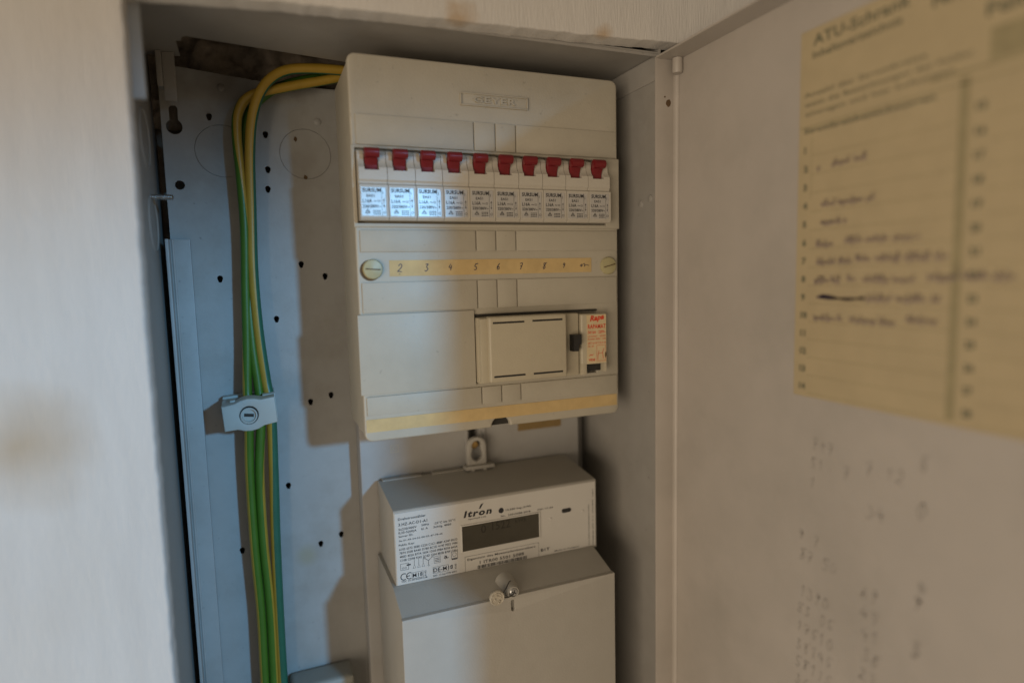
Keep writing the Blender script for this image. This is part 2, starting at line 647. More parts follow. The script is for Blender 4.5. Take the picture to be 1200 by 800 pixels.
def scrawl(bm, pl, a0, a1, b, h, wd):
    """a run of joined-up handwriting: words of loops and tall strokes"""
    x = a0
    while x < a1 - h * 0.4:
        wl = min(a1 - x, rnd.uniform(2.2, 5.0) * h)
        pts = [(x, b + h * rnd.uniform(.2, 1.3))]
        xx = x
        while xx < x + wl - h * .3:
            top = rnd.choice([.55, .6, .65, 1.25, .6, 1.15])
            lo = rnd.choice([0, 0, .05, -.35])
            pts += [(xx + .10 * h, b + lo * h), (xx + .32 * h, b + top * h), (xx + .30 * h, b + .3 * h)]
            xx += rnd.uniform(.32, .5) * h
        pts.append((xx + .2 * h, b + .1 * h))
        ribbon(bm, pl, pts, wd)
        x = xx + h * rnd.uniform(.5, .9)


# ================================================================== the wall round the cabinet
def jag(P, amp, step, seed, q=(1, 1)):
    rr = random.Random(seed)
    out = []
    for (x0, z0), (x1, z1) in zip(P, P[1:]):
        L = math.hypot(x1 - x0, z1 - z0)
        n = max(1, int(L / step))
        for i in range(n):
            t = i / n
            x, z = x0 + (x1 - x0) * t, z0 + (z1 - z0) * t
            d = mnoise.noise(Vector((x * 90, z * 90, seed))) * amp + mnoise.noise(Vector((x * 330, z * 330, seed + 5))) * amp * .6
            nx, nz = -(z1 - z0) / L, (x1 - x0) / L
            out.append((x + nx * d, z + nz * d))
    out.append(P[-1])
    return out


wall = thing('wall', 'white plastered wall with brush marks around the cabinet opening, plaster edge chipped', 'wall', WALL0)
edge = jag([(-0.1113, -0.68), (-0.1118, -0.35), (-0.1114, -0.165), (-0.1098, 0.0035), (-0.046, 0.0073), (0.04, 0.0097), (0.138, 0.0120), (0.2255, 0.0155),
            (0.2255, -0.68)], 0.0006, 0.0022, 3)
outer = [(-1.0, -1.2), (0.9, -1.2), (0.9, 0.8), (-1.0, 0.8)]
bm = NB()
slab(bm, outer, [edge], -0.040, -0.026, 0.0009)
obj('plaster', bm, m_plaster, wall, 60)
bm = NB()
box(bm, -1.0, -0.123, -0.0265, 0.13, -1.2, 0.8)
box(bm, 0.2265, 0.9, -0.0265, 0.13, -1.2, 0.8)
box(bm, -0.1225, 0.226, -0.0265, 0.13, 0.05, 0.8)
box(bm, -0.1225, 0.226, -0.0265, 0.13, -1.2, -0.7)
# rough back of the niche: a displaced sheet
nx, nz = 90, 40
g = [[None] * (nz + 1) for _ in range(nx + 1)]
for i in range(nx + 1):
    for k in range(nz + 1):
        x = -0.13 + 0.2 * i / nx
        z = -0.03 + 0.09 * k / nz
        d = mnoise.fractal(Vector((x * 45, z * 45, 2.2)), 0.7, 2.1, 5) * 0.009
        g[i][k] = bm.verts.new((x, 0.101 + d, z))
for i in range(nx):
    for k in range(nz):
        bm.faces.new((g[i][k], g[i + 1][k], g[i + 1][k + 1], g[i][k + 1]))
box(bm, -0.2, 0.3, 0.112, 0.14, -0.75, 0.1)
obj('masonry', bm, m_masonry, wall, 70)

# ================================================================== the cabinet
cab = thing('meter_cabinet', 'grey sheet metal meter cabinet set in the wall, its door open to the right', 'cabinet', CAB0)
PB = 0.085
holes = []
for x, z in ((-0.0816, -0.0233), (-0.0463, -0.0330), (-0.0461, -0.0571), (-0.0469, -0.0708), (-0.0819, -0.1334), (-0.0274, -0.1241), (-0.0110, -0.1331),
             (-0.0466, -0.1632), (-0.0264, -0.2262), (-0.0114, -0.2224), (-0.0456, -0.2878), (-0.0249, -0.3368), (-0.0094, -0.3321), (-0.0800, -0.3316),
             (-0.0657, -0.3357)):
    h = circ(x, z, 0.0019, 12)
    # a small tail hangs below each hole where a thread-cutting notch was punched
    h = [(a, b - (0.0012 if b < z - 0.0014 else 0)) for a, b in h]
    holes.append(h)
holes.append(circ(-0.1025, -0.0702, 0.0031, 18))
kx, kz = -0.1032, -0.0318
kh = circ(kx, kz, 0.0050, 20, 120, 420)
kh += [(kx + 0.0027, -0.0195), (kx + 0.0014, -0.0180), (kx - 0.0014, -0.0180), (kx - 0.0027, -0.0195)]
holes.append(kh)
KO = ((-0.0743, -0.0463), (-0.0200, -0.0457))
for x, z in KO:
    holes.append(circ(x, z, 0.0177, 48))
bm = NB()
slab(bm, [(-0.1108, 0.0075), (-0.097, 0.0073), (-0.034, 0.0012), (0.19, 0.0005), (0.19, -0.6), (-0.1108, -0.6)], holes, PB, PB + 0.0015)
plate = obj('back_plate', bm, m_plate, cab, 40)
bm = NB()
for x, z in KO:
    cyl_y(bm, x, z, 0.01745, PB + 0.00015, PB + 0.0013, 48)
    ang = rnd.uniform(0, 6)
    for k in range(2):
        a = ang + k * math.pi
        box(bm, x + 0.0176 * math.cos(a) - 0.001, x + 0.0176 * math.cos(a) + 0.001, PB + 0.0003, PB + 0.0012, x * 0 + z + 0.0176 * math.sin(a) - 0.001,
            z + 0.0176 * math.sin(a) + 0.001)
obj('knockout_disc', bm, m_plate, cab)
for x, z in ((-0.0729, -0.0040), (-0.0105, -0.0224)):
    bm = NB()
    lathe(bm, [(0.0026, 0), (0.0025, -0.0004), (0.0015, -0.0009), (0.0004, -0.001)], (x, PB - 0.0001, z))
    obj('weld_spot', bm, m_plate, cab)
for x, z, rad in ((-0.0265, -0.0354, 0.0018), (-0.021, -0.0622, 0.0019)):
    bm = NB()
    P = [(x + rad * (0.7 + .5 * rnd.random()) * math.cos(a / 9 * 6.283) * .7, z + rad * (0.7 + .5 * rnd.random()) * math.sin(a / 9 * 6.283)) for a in range(9)]
    prism_y(bm, P, PB - 0.0002, PB + 0.0001)
    obj('rust_spot', bm, m_rust, cab)
# side walls, ceiling, liner behind everything
bm = NB()
box(bm, -0.1185, -0.1170, -0.026, 0.110, -0.6, 0.020)
# pressed knockout rings on the left wall
for yy, zz in ((0.052, -0.047), (0.060, -0.098)):
    rr_ = 0.0175
    n = 40
    for i in range(n):
        a0, a1 = 2 * math.pi * i / n, 2 * math.pi * (i + 1) / n
        q = []
        for a in (a0, a1):
            for rad, xo in ((rr_ + .0009, -0.1170), (rr_, -0.1162), (rr_ - .0009, -0.1170)):
                q.append(bm.verts.new((xo, yy + rad * math.cos(a), zz + rad * math.sin(a))))
        bm.faces.new((q[0], q[1], q[4], q[3]))
        bm.faces.new((q[1], q[2], q[5], q[4]))
obj('side_wall', bm, m_sheet, cab)
bm = NB()
box(bm, 0.2060, 0.2075, -0.026, 0.110, -0.6, 0.020)
box(bm, 0.2052, 0.2059, -0.026, 0.084, -0.0048, 0.0115, 0.0002)
for yy, zz in ((-0.004, -0.0868), (-0.016, -0.0842)):
    lathe(bm, [(0.0028, 0), (0.0026, -0.0005), (0.0014, -0.001), (0.0003, -0.0011)], (0.2059, yy, zz), 'X')
obj('side_wall', bm, m_sheet, cab)
bm = NB()
prof = [(-0.1168, -0.025), (0.2058, -0.025), (0.2058, 0.0605), (0.03, 0.0600)]
tear = [(-0.089, 0.0395), (-0.0915, 0.0415), (-0.0925, 0.0485), (-0.0955, 0.0490), (-0.096, 0.078), (-0.1168, 0.080)]
P = prof + tear
a = [bm.verts.new((x, y, 0.0120)) for x, y in P]
b = [bm.verts.new((x, y, 0.0132)) for x, y in P]
bm.faces.new(a)
bm.faces.new(list(reversed(b)))
for i in range(len(P)):
    j = (i + 1) % len(P)
    bm.faces.new((a[j], a[i], b[i], b[j]))
bmesh.ops.recalc_face_normals(bm, faces=bm.faces)
box(bm, -0.1168, 0.2058, -0.0253, -0.0241, 0.0100, 0.0118)
obj('ceiling_sheet', bm, m_sheet, cab)
bm = NB()
box(bm, -0.1060, -0.0988, 0.0705, 0.0718, -0.0188, 0.0118, 0.0003)
box(bm, -0.1095, -0.1062, 0.0690, 0.0800, -0.010, 0.0118, 0.0003)
obj('hanging_tab', bm, m_sheet, cab)
bm = NB()
box(bm, -0.1122, -0.0985, 0.0805, 0.0838, -0.6, -0.1068, 0.0006)
box(bm, -0.1128, -0.1108, 0.0720, 0.0802, -0.6, -0.1070, 0.0005)
lathe(bm, [(0.0008, 0.0), (0.0008, -0.5)], (-0.1092, 0.0804, -0.1072), 'Z', 8)
obj('edge_channel', bm, m_plate, cab)
bm = NB()
prof = []
k = 0
x = 0.0
while x < 0.0125:
    prof += [(0.00185, x), (0.00135, x + 0.0005)]
    x += 0.001
prof = [(0.0003, 0.0)] + prof + [(0.0003, x)]
lathe(bm, prof, (-0.1172, 0.060, -0.0815), 'X', 14)
obj('threaded_bolt', bm, m_steel, cab)
bm = NB()
box(bm, -0.1168, -0.1046, -0.0255, -0.0205, -0.0430, 0.0110, 0.0017)
obj('strike_plate', bm, m_strike, cab)

# the board that carries the fuse box and the meter
BO = 0.068
bm = NB()
slab(bm, rect(0.0055, 0.1902, -0.6, 0.0), [rect(0.0915, 0.1000, -0.272, -0.200), rect(0.01, 0.1, -0.6, -0.455)], BO, 0.0848, 0.0008)
board = obj('meter_board', bm, m_board, cab)
bm = NB()
for x in (0.0890, 0.1040):
    box(bm, x - 0.0012, x + 0.0012, 0.0668, 0.0678, -0.295, -0.200, 0.0004)
obj('slot_rail', bm, m_board, board)
bm = NB()
box(bm, 0.1338, 0.1732, 0.0676, 0.0679, -0.2638, -0.243)
obj('label_strip', bm, m_tape, board)
bm = NB()
frame(bm, front(0.0678), 0.0285, 0.0345, -0.2685, -0.2625, 0.0005)
frame(bm, front(0.0678), 0.0302, 0.0328, -0.2668, -0.2642, 0.0004)
obj('square_mark', bm, m_lightink, board)
bm = NB()
lathe(bm, [(0.0033, 0.004), (0.0033, -0.0022), (0.0026, -0.0033), (0.0006, -0.0035)], (0.0945, 0.0668, -0.2695))
box(bm, 0.0917, 0.0973, 0.0630, 0.0637, -0.2699, -0.2691)
obj('mounting_screw', bm, m_brass, board)
bm = NB()
box(bm, 0.1970, 0.1988, 0.079, 0.0845, -0.6, 0.0, 0.0004)
obj('gap_rail', bm, m_sheet, cab)

# the door, a shallow tray swung open at a right angle
bm = NB()
DT, DB, DF = 0.0085, -0.62, -0.435  # unseen free end made longer, so its edge sets where the daylight stops
box(bm, DOORX, 0.2195, DF, -0.030, DB, DT)
box(bm, 0.2007, DOORX - 0.0004, -0.0300, -0.0288, DB, DT - 0.0004, 0.0003)
box(bm, 0.2007, DOORX - 0.0004, DF, -0.0304, DT - 0.0013, DT - 0.0001)
box(bm, 0.2007, DOORX - 0.0004, DF + 0.0001, DF + 0.0013, DB + 0.002, DT - 0.0018)
box(bm, 0.2007, DOORX - 0.0004, DF + 0.0020, -0.0310, DB + 0.0001, DB + 0.0013)
# rounded fold between panel and hinge return
q = []
for i in range(7):
    a = math.radians(90 * i / 6)
    q.append((DOORX - 0.0002 - 0.0024 + 0.0024 * math.sin(a), -0.0302 - 0.0024 + 0.0024 * math.cos(a)))
q += [(DOORX + 0.0003, -0.0310), (DOORX + 0.0003, -0.0294), (DOORX - 0.003, -0.0294)]
a = [bm.verts.new((x, y, DB + 0.0016)) for x, y in q]
b = [bm.verts.new((x, y, DT - 0.0016)) for x, y in q]
fs = [bm.faces.new(a), bm.faces.new(list(reversed(b)))]
for i in range(len(q)):
    j = (i + 1) % len(q)
    fs.append(bm.faces.new((a[j], a[i], b[i], b[j])))
bmesh.ops.recalc_face_normals(bm, faces=fs)
door = obj('door', bm, m_door, cab)
bm = NB()
lathe(bm, [(0.0034, 0.0085), (0.0035, -0.0002), (0.0031, -0.0012), (0.0005, -0.0014)], (0.2145, -0.0352, -0.0016), 'Z', 20)
obj('hinge_pin', bm, m_door, door)
bm = NB()
P = [(0.2112 + 0.0022 * (0.6 + .6 * rnd.random()) * math.cos(a / 10 * 6.283), -0.0215 + 0.0026 * (0.6 + .6 * rnd.random()) * math.sin(a / 10 * 6.283)) for a in range(10)]
prism_y(bm, P, -0.0302, -0.0298)
prism_y(bm, circ(0.2080, -0.0175, 0.0006, 7), -0.0302, -0.0298)
obj('rust_spot', bm, m_rust, door)
# pencilled meter readings on the inside of the door, in three columns
bm = NB()
pl = doorplane(0.00015)
rows = ['747', '51  7', '1', '', '', '9 7', '87 50', '', '1390', '83 05', '17510', '38145', '58115', '36455', '39128']
for i, s in enumerate(rows):
    b_ = -0.235 - i * 0.0108
    handdigits(bm, pl, s, 0.1435 + (0.006 if i < 4 else 0) + rnd.uniform(-.001, .001), b_, 0.0062, 0.0006, 0.82, 0.1, 0.1)
obj('pencil_notes', bm, m_pencil, door)
bm = NB()
rows2 = ['', '7 12', '', '34', '', '', '', '69', '47', '41', '38', '27 5', '28', '61 7', '54']
for i, s in enumerate(rows2):
    handdigits(bm, pl, s, 0.1835 + rnd.uniform(-.001, .001), -0.229 - i * 0.0108, 0.0068, 0.0007, 0.8, 0.1, 0.1)
obj('pencil_notes', bm, m_pencil, door)
bm = NB()
for i, s in enumerate(['5', '', '0', '', '', '', '9', '', '3', '', '6']):
    handdigits(bm, pl, s, 0.2100, -0.230 - i * 0.0112, 0.0070, 0.0010, 0.8, 0.1, 0.1)
obj('pencil_notes', bm, m_pencil, door)
bm = NB()
P = [(-0.2140 + 0.0020 * (0.7 + .5 * rnd.random()) * math.cos(a / 12 * 6.283), -0.2850 + 0.0028 * (0.7 + .5 * rnd.random()) * math.sin(a / 12 * 6.283)) for a in range(12)]
vs = [bm.verts.new((DOORX - 0.0002, y, z)) for y, z in P]
bm.faces.new(vs)
obj('pencil_smudge', bm, m_pencil, door)

# ================================================================== the card on the door
card = thing('circuit_list_card', 'yellowed printed circuit list card with handwriting stuck inside the open door', 'card', (DOORX, -0.21, -0.207))
bm = NB()
box(bm, DOORX - 0.0006, DOORX - 0.0001, -0.315, -0.1372, -0.2066, -0.0130, 0.0002, 1)
obj('card_sheet', bm, m_card, card)
pl = doorplane(0.00072)
bm = NB()
text(bm, pl, 'ATU-Schrank', 0.1455, -0.0218, 0.0052, 0.0525, 0.022)
text(bm, pl, 'Inhaltsverzeichnis', 0.1453, -0.0283, 0.0034, 0.049, 0.022)
text(bm, pl, 'Anzahl der Stromkreise', 0.1404, -0.0470, 0.0022, 0.0660, 0.012)
text(bm, pl, 'wenn die Bezeichnungen der Felder', 0.1410, -0.0519, 0.0022, 0.0850, 0.012)
text(bm, pl, 'eintragen und hier befestigen', 0.1416, -0.0568, 0.0022, 0.0770, 0.008)
text(bm, pl, 'Stromkreisbezeichnungen', 0.1409, -0.0657, 0.0026, 0.0700, 0.03)
Z0, DZ = -0.0744, 0.00974
for i in range(14):
    text(bm, pl, str(i + 1), 0.1413, Z0 - i * DZ - 0.0014, 0.0031, None, 0.06)
    text(bm, pl, str(i + 15), 0.2278, Z0 + 0.001 - i * DZ - 0.0012, 0.0030, 0.0042, 0.05)
text(bm, pl, 'Nr.', 0.2080, -0.0270, 0.0055, 0.012, 0.03)
text(bm, pl, 'Feld', 0.2300, -0.0390, 0.0050, 0.016, 0.03)
obj('printed_lines', bm, m_green_ink, card)
bm = NB()
flat(bm, pl, 0.1380, 0.310, -0.0628, -0.0622)
flat(bm, pl, 0.2210, 0.2250, -0.2040, -0.0600)
flat(bm, pl, 0.2320, 0.300, -0.0565, -0.0440)
flat(bm, pl, 0.2080, 0.310, -0.0584, -0.0572)
pl2 = doorplane(0.00066)
for i in range(14):
    z = Z0 - i * DZ - 0.0034
    flat(bm, pl2, 0.1460, 0.2208, z, z + 0.0003)
    flat(bm, pl2, 0.2340, 0.310, z, z + 0.0003)
flat(bm, pl2, 0.1460, 0.1463, -0.100, -0.068)
obj('printed_rules', bm, m_lgreen_ink, card)
bm = NB()
pl = doorplane(0.00078)
for a0, a1, b_ in ((0.1500, 0.1520, -0.0855), (0.1590, 0.1785, -0.0850), (0.1530, 0.1835, -0.1048), (0.1530, 0.1690, -0.1140), (0.1505, 0.1605, -0.1255),
                   (0.168, 0.2070, -0.1245), (0.1510, 0.172, -0.1347), (0.1745, 0.219, -0.1340), (0.1500, 0.166, -0.1443), (0.170, 0.174, -0.1436), (0.179, 0.205, -0.144),
                   (0.211, 0.245, -0.1430), (0.181, 0.2170, -0.1530), (0.1500, 0.168, -0.1640), (0.172, 0.196, -0.1640), (0.202, 0.2180, -0.1625)):
    scrawl(bm, pl, a0, a1, b_, 0.0031, 0.00052)
obj('handwriting', bm, m_pen2, card)
bm = NB()
for k in range(4):
    ribbon(bm, pl, [(0.1515 + .001 * k, -0.1520 + .0004 * k), (0.160, -0.1528 + .0005 * k), (0.170, -0.1522 - .0003 * k), (0.1800, -0.1526 + .0004 * k)], 0.0008)
obj('crossed_out_line', bm, m_pen3, card)

# ================================================================== the fuse box
fb = thing('fuse_box', 'beige plastic fuse box with embossed name, breaker row and yellow paper strips', 'fuse box', (0.094, 0.067, -0.2408))
FW, FH = 0.1885, 0.2408
ol = circ(FW - 0.005, -0.005, 0.005, 6, 0, 90) + circ(0.005, -0.005, 0.005, 6, 90, 180)
ol = [(x, z) for x, z in ol]
ol += circ(0.005, -FH + 0.005, 0.005, 6, 180, 270)
ol += [(0.0866, -FH)] + [(0.0935 + 0.0069 * math.cos(math.radians(t)), -0.2402 + 0.0066 * math.sin(math.radians(t))) for t in range(180, -1, -12)] + [(0.1004, -FH)]
ol += circ(FW - 0.005, -FH + 0.005, 0.005, 6, 270, 360)
h1 = rect(0.0008, 0.1790, -0.1018, -0.0566)
h2 = rect(0.0758, 0.1700, -0.2085, -0.1622)
bm = NB()
slab(bm, ol, [rect(0.0022, 0.1790, -0.1018, -0.0566), h2], 0.0, 0.0042, 0.0013)
obj('front_cover', bm, m_box, fb)
bm = NB()
ins = rrect(0.0005, FW - 0.0005, -FH + 0.0005, -0.0005, 0.0048, 6)
prism_y(bm, ins, 0.0044, 0.067)
obj('box_body', bm, m_box, fb)
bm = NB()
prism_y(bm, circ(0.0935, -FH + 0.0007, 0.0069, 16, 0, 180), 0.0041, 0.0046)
obj('notch_shade', bm, m_dark, fb)  # flat dark half-disc painted as the shade inside the notch
# the raised surround of the breaker row
bm = NB()
slab(bm, rect(-0.0005, 0.1891, -0.1045, -0.0549), [rect(0.0019, 0.1784, -0.1021, -0.0563)], -0.0011, 0.0008, 0.0004)
obj('breaker_surround', bm, m_box, fb)


def panels(z1, z0, xs):
    for x0, x1 in xs:
        bm = NB()
        box(bm, x0, x1, -0.0012, 0.0004, z0, z1, 0.00035, 2)
        obj('knockout_panel', bm, m_box, fb)


X4 = lambda e0, a, b_, c, e1: ((e0, a - .0004), (a + .0004, b_ - .0009), (b_, c - .0004), (c + .0004, e1))
panels(-0.0362, -0.0543, X4(0.0031, 0.0790, 0.0945, 0.1088, 0.1870))
panels(-0.1063, -0.1198, X4(0.0026, 0.0785, 0.0931, 0.1073, 0.1870))
panels(-0.1390, -0.1580, X4(0.0024, 0.0785, 0.0931, 0.1073, 0.1865))
panels(-0.2116, -0.2236, X4(0.0020, 0.0795, 0.0945, 0.1085, 0.1863))
bm = NB()
box(bm, -0.0014, 0.0756, -0.0016, 0.0005, -0.2101, -0.1590, 0.0006)
obj('blank_cover', bm, m_box, fb)
bm = NB()
box(bm, 0.0707, 0.1184, -0.0004, 0.0003, -0.0260, -0.0178, 0.0003)
for a0, a1, b0, b1 in ((0.0707, 0.1184, -0.0260, -0.0252), (0.0707, 0.1184, -0.0186, -0.0178), (0.0707, 0.0715, -0.0251, -0.0187), (0.1176, 0.1184, -0.0251, -0.0187)):
    box(bm, a0, a1, -0.0014, 0.0002, b0, b1, 0.0003)
obj('name_panel', bm, m_box, fb)
bm = NB()
pl = front(-0.00045)
text(bm, pl, 'GEYER', 0.0945, -0.02365, 0.0038, 0.030, 0.02, 0, 'C')
r_ = bmesh.ops.extrude_face_region(bm, geom=bm.faces[:])
bmesh.ops.translate(bm, verts=[v for v in r_['geom'] if isinstance(v, bmesh.types.BMVert)], vec=(0, -0.0009, 0))
bmesh.ops.recalc_face_normals(bm, faces=bm.faces)
obj('embossed_name', bm, m_box, fb)
bm = NB()
box(bm, 0.0203, 0.1661, -0.0003, 0.0002, -0.1352, -0.1251)
strip = obj('number_strip', bm, m_paper, fb)
bm = NB()
pl = front(-0.00042)
for ch, x in zip(['2', '3', '4', '5', '6', '7', '8', '9', '10'], (0.0269, 0.0443, 0.0604, 0.0779, 0.0941, 0.1108, 0.1286, 0.1439, 0.1600)):
    h = {'2': .0052, '3': .0046, '9': .0034, '10': .0030}.get(ch, 0.0042)
    z = -0.1300 - h / 2 - (x - 0.02) * 0.002
    if ch == '10':
        ribbon(bm, pl, [(x - .0032, z + .0008), (x - .0020, z + .0024), (x - .0022, z + .0004), (x - .0008, z + .0022), (x + .0006, z + .0026), (x + .0002, z + .0006), (x + .0014, z + .0018), (x + .004, z + .0012)], 0.00042)
    else:
        handdigits(bm, pl, ch, x - h * .35, z, h, 0.0005, jit=0.02)
flat(bm, pl, 0.0262, 0.0268, -0.1342, -0.1337)
obj('handwritten_numbers', bm, m_pen, strip)
bm = NB()
box(bm, 0.0012, 0.1866, -0.0003, 0.0002, -0.2346, -0.2262)
obj('paper_strip', bm, m_paper, fb)
for x, z, a, off in ((0.0095, -0.1306, 4, -0.0012), (0.1798, -0.1309, -14, 0)):
    bm = NB()
    if off:
        cyl_y(bm, x + off, z - 0.0006, 0.0066, -0.0003, 0.0002)
        obj('screw_hole', bm, m_brown, fb)
        bm = NB()
    lathe(bm, [(0.0063, 0.0002), (0.0063, -0.0012), (0.0057, -0.0021), (0.0020, -0.0027), (0.0004, -0.0028)], (x, -0.0002, z), n=28)
    sc = obj('cover_screw', bm, m_screwpl, fb)
    bm = NB()
    R = Matrix.Rotation(math.radians(a), 3, 'Y')
    box(bm, x - 0.0046, x + 0.0046, -0.0032, -0.0026, z - 0.0003, z + 0.0003, rot=R, piv=(x, 0, z))
    obj('screw_slot', bm, m_brown, sc)
bm = NB()
box(bm, 0.0756, 0.1702, -0.0003, 0.0003, -0.1634, -0.1622)
obj('slot_shadow_gap', bm, m_dark, fb)

# ================================================================== the ten breakers
def make_breaker(x0, label):
    t = thing('circuit_breaker', label, 'circuit breaker', (x0 + 0.0087, 0.0, -0.101), 'circuit breakers in the fuse box row')
    bm = NB()
    wx = 0.01715
    tail = [(-0.0082, -0.0706), (-0.0082, -0.0764), (-0.0072, -0.0776), (-0.0072, -0.0786), (-0.0092, -0.0797), (-0.0092, -0.0992), (-0.0078, -0.1008), (0.004, -0.1008)]
    wing = [(0.004, -0.0575), (-0.0010, -0.0575), (-0.0042, -0.0590), (-0.0052, -0.0612), (-0.0050, -0.0640), (-0.0062, -0.0672), (-0.0080, -0.0690)]
    ctr = [(0.004, -0.0574), (0.0020, -0.0574), (0.0020, -0.0706)]
    for a0, a1, pf in ((0, 0.00365, wing), (0.00365, 0.0125, ctr), (0.0125, wx, wing)):
        prism_x(bm, pf + tail, x0 + a0, x0 + a1)
    obj('breaker_body', bm, m_brk, t, 25)
    cx = x0 + 0.0081
    bm = NB()
    prism_x(bm, [(0.0018, -0.0702), (-0.0052, -0.0702), (-0.0055, -0.0672), (-0.0066, -0.0650), (-0.0080, -0.0630), (-0.0055, -0.0605), (0.0018, -0.0600)], cx - 0.0039, cx + 0.0039, 0.0004)
    # rounded, wider finger grip
    pf = [(-0.0088 + 0.0031 * math.cos(math.radians(q)), -0.0605 + 0.0031 * math.sin(math.radians(q))) for q in range(0, 360, 30)]
    prism_x(bm, pf, cx - 0.0045, cx + 0.0045, 0.0005)
    obj('toggle', bm, m_red, t, 40)
    bm = NB()
    lx0, lx1, lz0, lz1 = x0 + 0.0006, x0 + 0.0155, -0.0983, -0.0812
    box(bm, lx0, lx1, -0.00945, -0.0091, lz0, lz1)
    lp = obj('rating_plate', bm, m_foil, t, origin=((lx0 + lx1) / 2, -0.0093, (lz0 + lz1) / 2))
    bm = NB()
    pl = front(-0.00952)
    L = lx1 - lx0
    Hh = lz1 - lz0
    zf = lambda q: lz1 - q * Hh
    text(bm, pl, 'SURSUM', lx0 + .05 * L, zf(.165), 0.0022, .76 * L, 0.03)
    text(bm, pl, 'EA51', lx0 + .21 * L, zf(.345), 0.0016, .33 * L, 0.02)
    text(bm, pl, 'L16A', lx0 + .05 * L, zf(.535), 0.0020, .38 * L, 0.02)
    ribbon(bm, pl, [(lx0 + .50 * L, zf(.50)), (lx0 + .54 * L, zf(.475)), (lx0 + .58 * L, zf(.50)), (lx0 + .62 * L, zf(.475))], 0.0003)
    frame(bm, pl, lx0 + .66 * L, lx0 + .76 * L, zf(.52), zf(.455), 0.0002)
    text(bm, pl, '220/380V~', lx0 + .05 * L, zf(.715), 0.0017, .74 * L, 0.02)
    tx, tz = lx0 + .24 * L, zf(.86)
    for k in range(3):
        a0 = math.radians(90 + 120 * k)
        a1 = math.radians(90 + 120 * (k + 1))
        ribbon(bm, pl, [(tx + .0017 * math.cos(a0), tz + .0015 * math.sin(a0)), (tx + .0017 * math.cos(a1), tz + .0015 * math.sin(a1))], 0.0003)
    ribbon(bm, pl, [(tx - .0007, tz - .0003), (tx, tz + .0005), (tx + .0007, tz - .0003)], 0.0003)
    for k in range(3):
        for j in range(4):
            flat(bm, pl, lx0 + (.46 + .08 * j) * L, lx0 + (.52 + .08 * j) * L, zf(.835 + .06 * k), zf(.805 + .06 * k))
    flat(bm, pl, lx0 + .822 * L, lx0 + .834 * L, lz0, lz1)
    text(bm, pl, '1', lx0 + .875 * L, zf(.23), 0.0018, None, 0.0)
    ax = lx0 + .915 * L
    for zc, sg in ((.43, 1), (.66, -1)):
        bm.faces.new([bm.verts.new(pl.at(ax + q[0], zf(zc) + sg * q[1])) for q in ((-.0005, -.0006), (.0005, -.0006), (0, .0008))])
    flat(bm, pl, ax - 0.0001, ax + 0.0001, zf(.62), zf(.47))
    text(bm, pl, 'O', lx0 + .865 * L, zf(.93), 0.0016, None, 0.0)
    obj('lettering', bm, m_ink, lp)
    return t


first = 'leftmost red-toggled circuit breaker, no handwritten number under it'
proto = make_breaker(0.0026, first)
NTH = ['', '', 'second', 'third', 'fourth', 'fifth', 'sixth', 'seventh', 'eighth', 'ninth']
LOOK = {2: 'brightly shining foil label', 3: 'shining foil label', 4: 'last of the brightly shining foil labels',
        5: 'first of the dull foil labels'}


def copy_tree(o, parent=None):
    c = o.copy()
    C.objects.link(c)
    if parent is not None:
        c.parent = parent
    for ch in list(o.children):
        copy_tree(ch, c)
    return c


TILT = [(0.5, -1.0), (0.0, 0.6), (-0.8, 2.6), (0.6, 0.4), (1.0, -1.5), (-1.0, 1.0), (0.6, -2.2), (0.5, 1.5), (-1.0, -1.0), (0.8, 2.0)]
brk = [proto]
for i in range(1, 10):
    c = copy_tree(proto)
    c.location = (0.0026 + 0.0087 + 0.0175 * i, 0, -0.101)
    n = i + 1
    if n == 10:
        c['label'] = 'rightmost red-toggled circuit breaker of the row, next to the right edge of the box'
    else:
        c['label'] = '%s red-toggled circuit breaker from the left%s' % (NTH[n], ', ' + LOOK[n] if n in LOOK else ', dull foil label')
    brk.append(c)
for i, t in enumerate(brk):
    for ch in t.children:
        if ch.name.startswith('rating_plate'):
            ch.rotation_euler = (math.radians(TILT[i][0] * .8), 0, math.radians(TILT[i][1] * .5))

# ================================================================== the two modules in the lower row
mc = thing('module_housing', 'cream plastic switch module with four black slots and a black lever', 'switch module', (0.117, 0.0, -0.21))
bm = NB()
box(bm, 0.0762, 0.1520, -0.0062, 0.003, -0.2085, -0.1640, 0.0012)
box(bm, 0.0766, 0.0830, -0.0105, -0.0055, -0.2078, -0.1644, 0.0010)
obj('module_base', bm, m_mod, mc)
bm = NB()
box(bm, 0.0814, 0.1386, -0.0140, -0.0050, -0.2074, -0.1634, 0.0016, 3)
obj('module_cap', bm, m_mod, mc)
for x0, x1, z in ((0.0840, 0.1066, -0.1674), (0.1126, 0.1352, -0.1672), (0.0840, 0.1066, -0.2033), (0.1128, 0.1350, -0.2033)):
    bm = NB()
    box(bm, x0, x1, -0.01412, -0.0138, z - 0.0006, z + 0.0006)
    obj('vent_slot', bm, m_black, mc)
bm = NB()
text(bm, front(-0.01408), 'RELAIS', 0.1090, -0.1810, 0.0022, 0.022, 0.0, 0, 'C')
bm.free()
bm = NB()
prism_y(bm, [(0.1445, -0.1905), (0.1490, -0.1905), (0.1490, -0.1858), (0.1510, -0.1858), (0.1510, -0.1788), (0.1445, -0.1788)], -0.0125, -0.0058, 0.0005)
obj('lever', bm, m_black, mc)

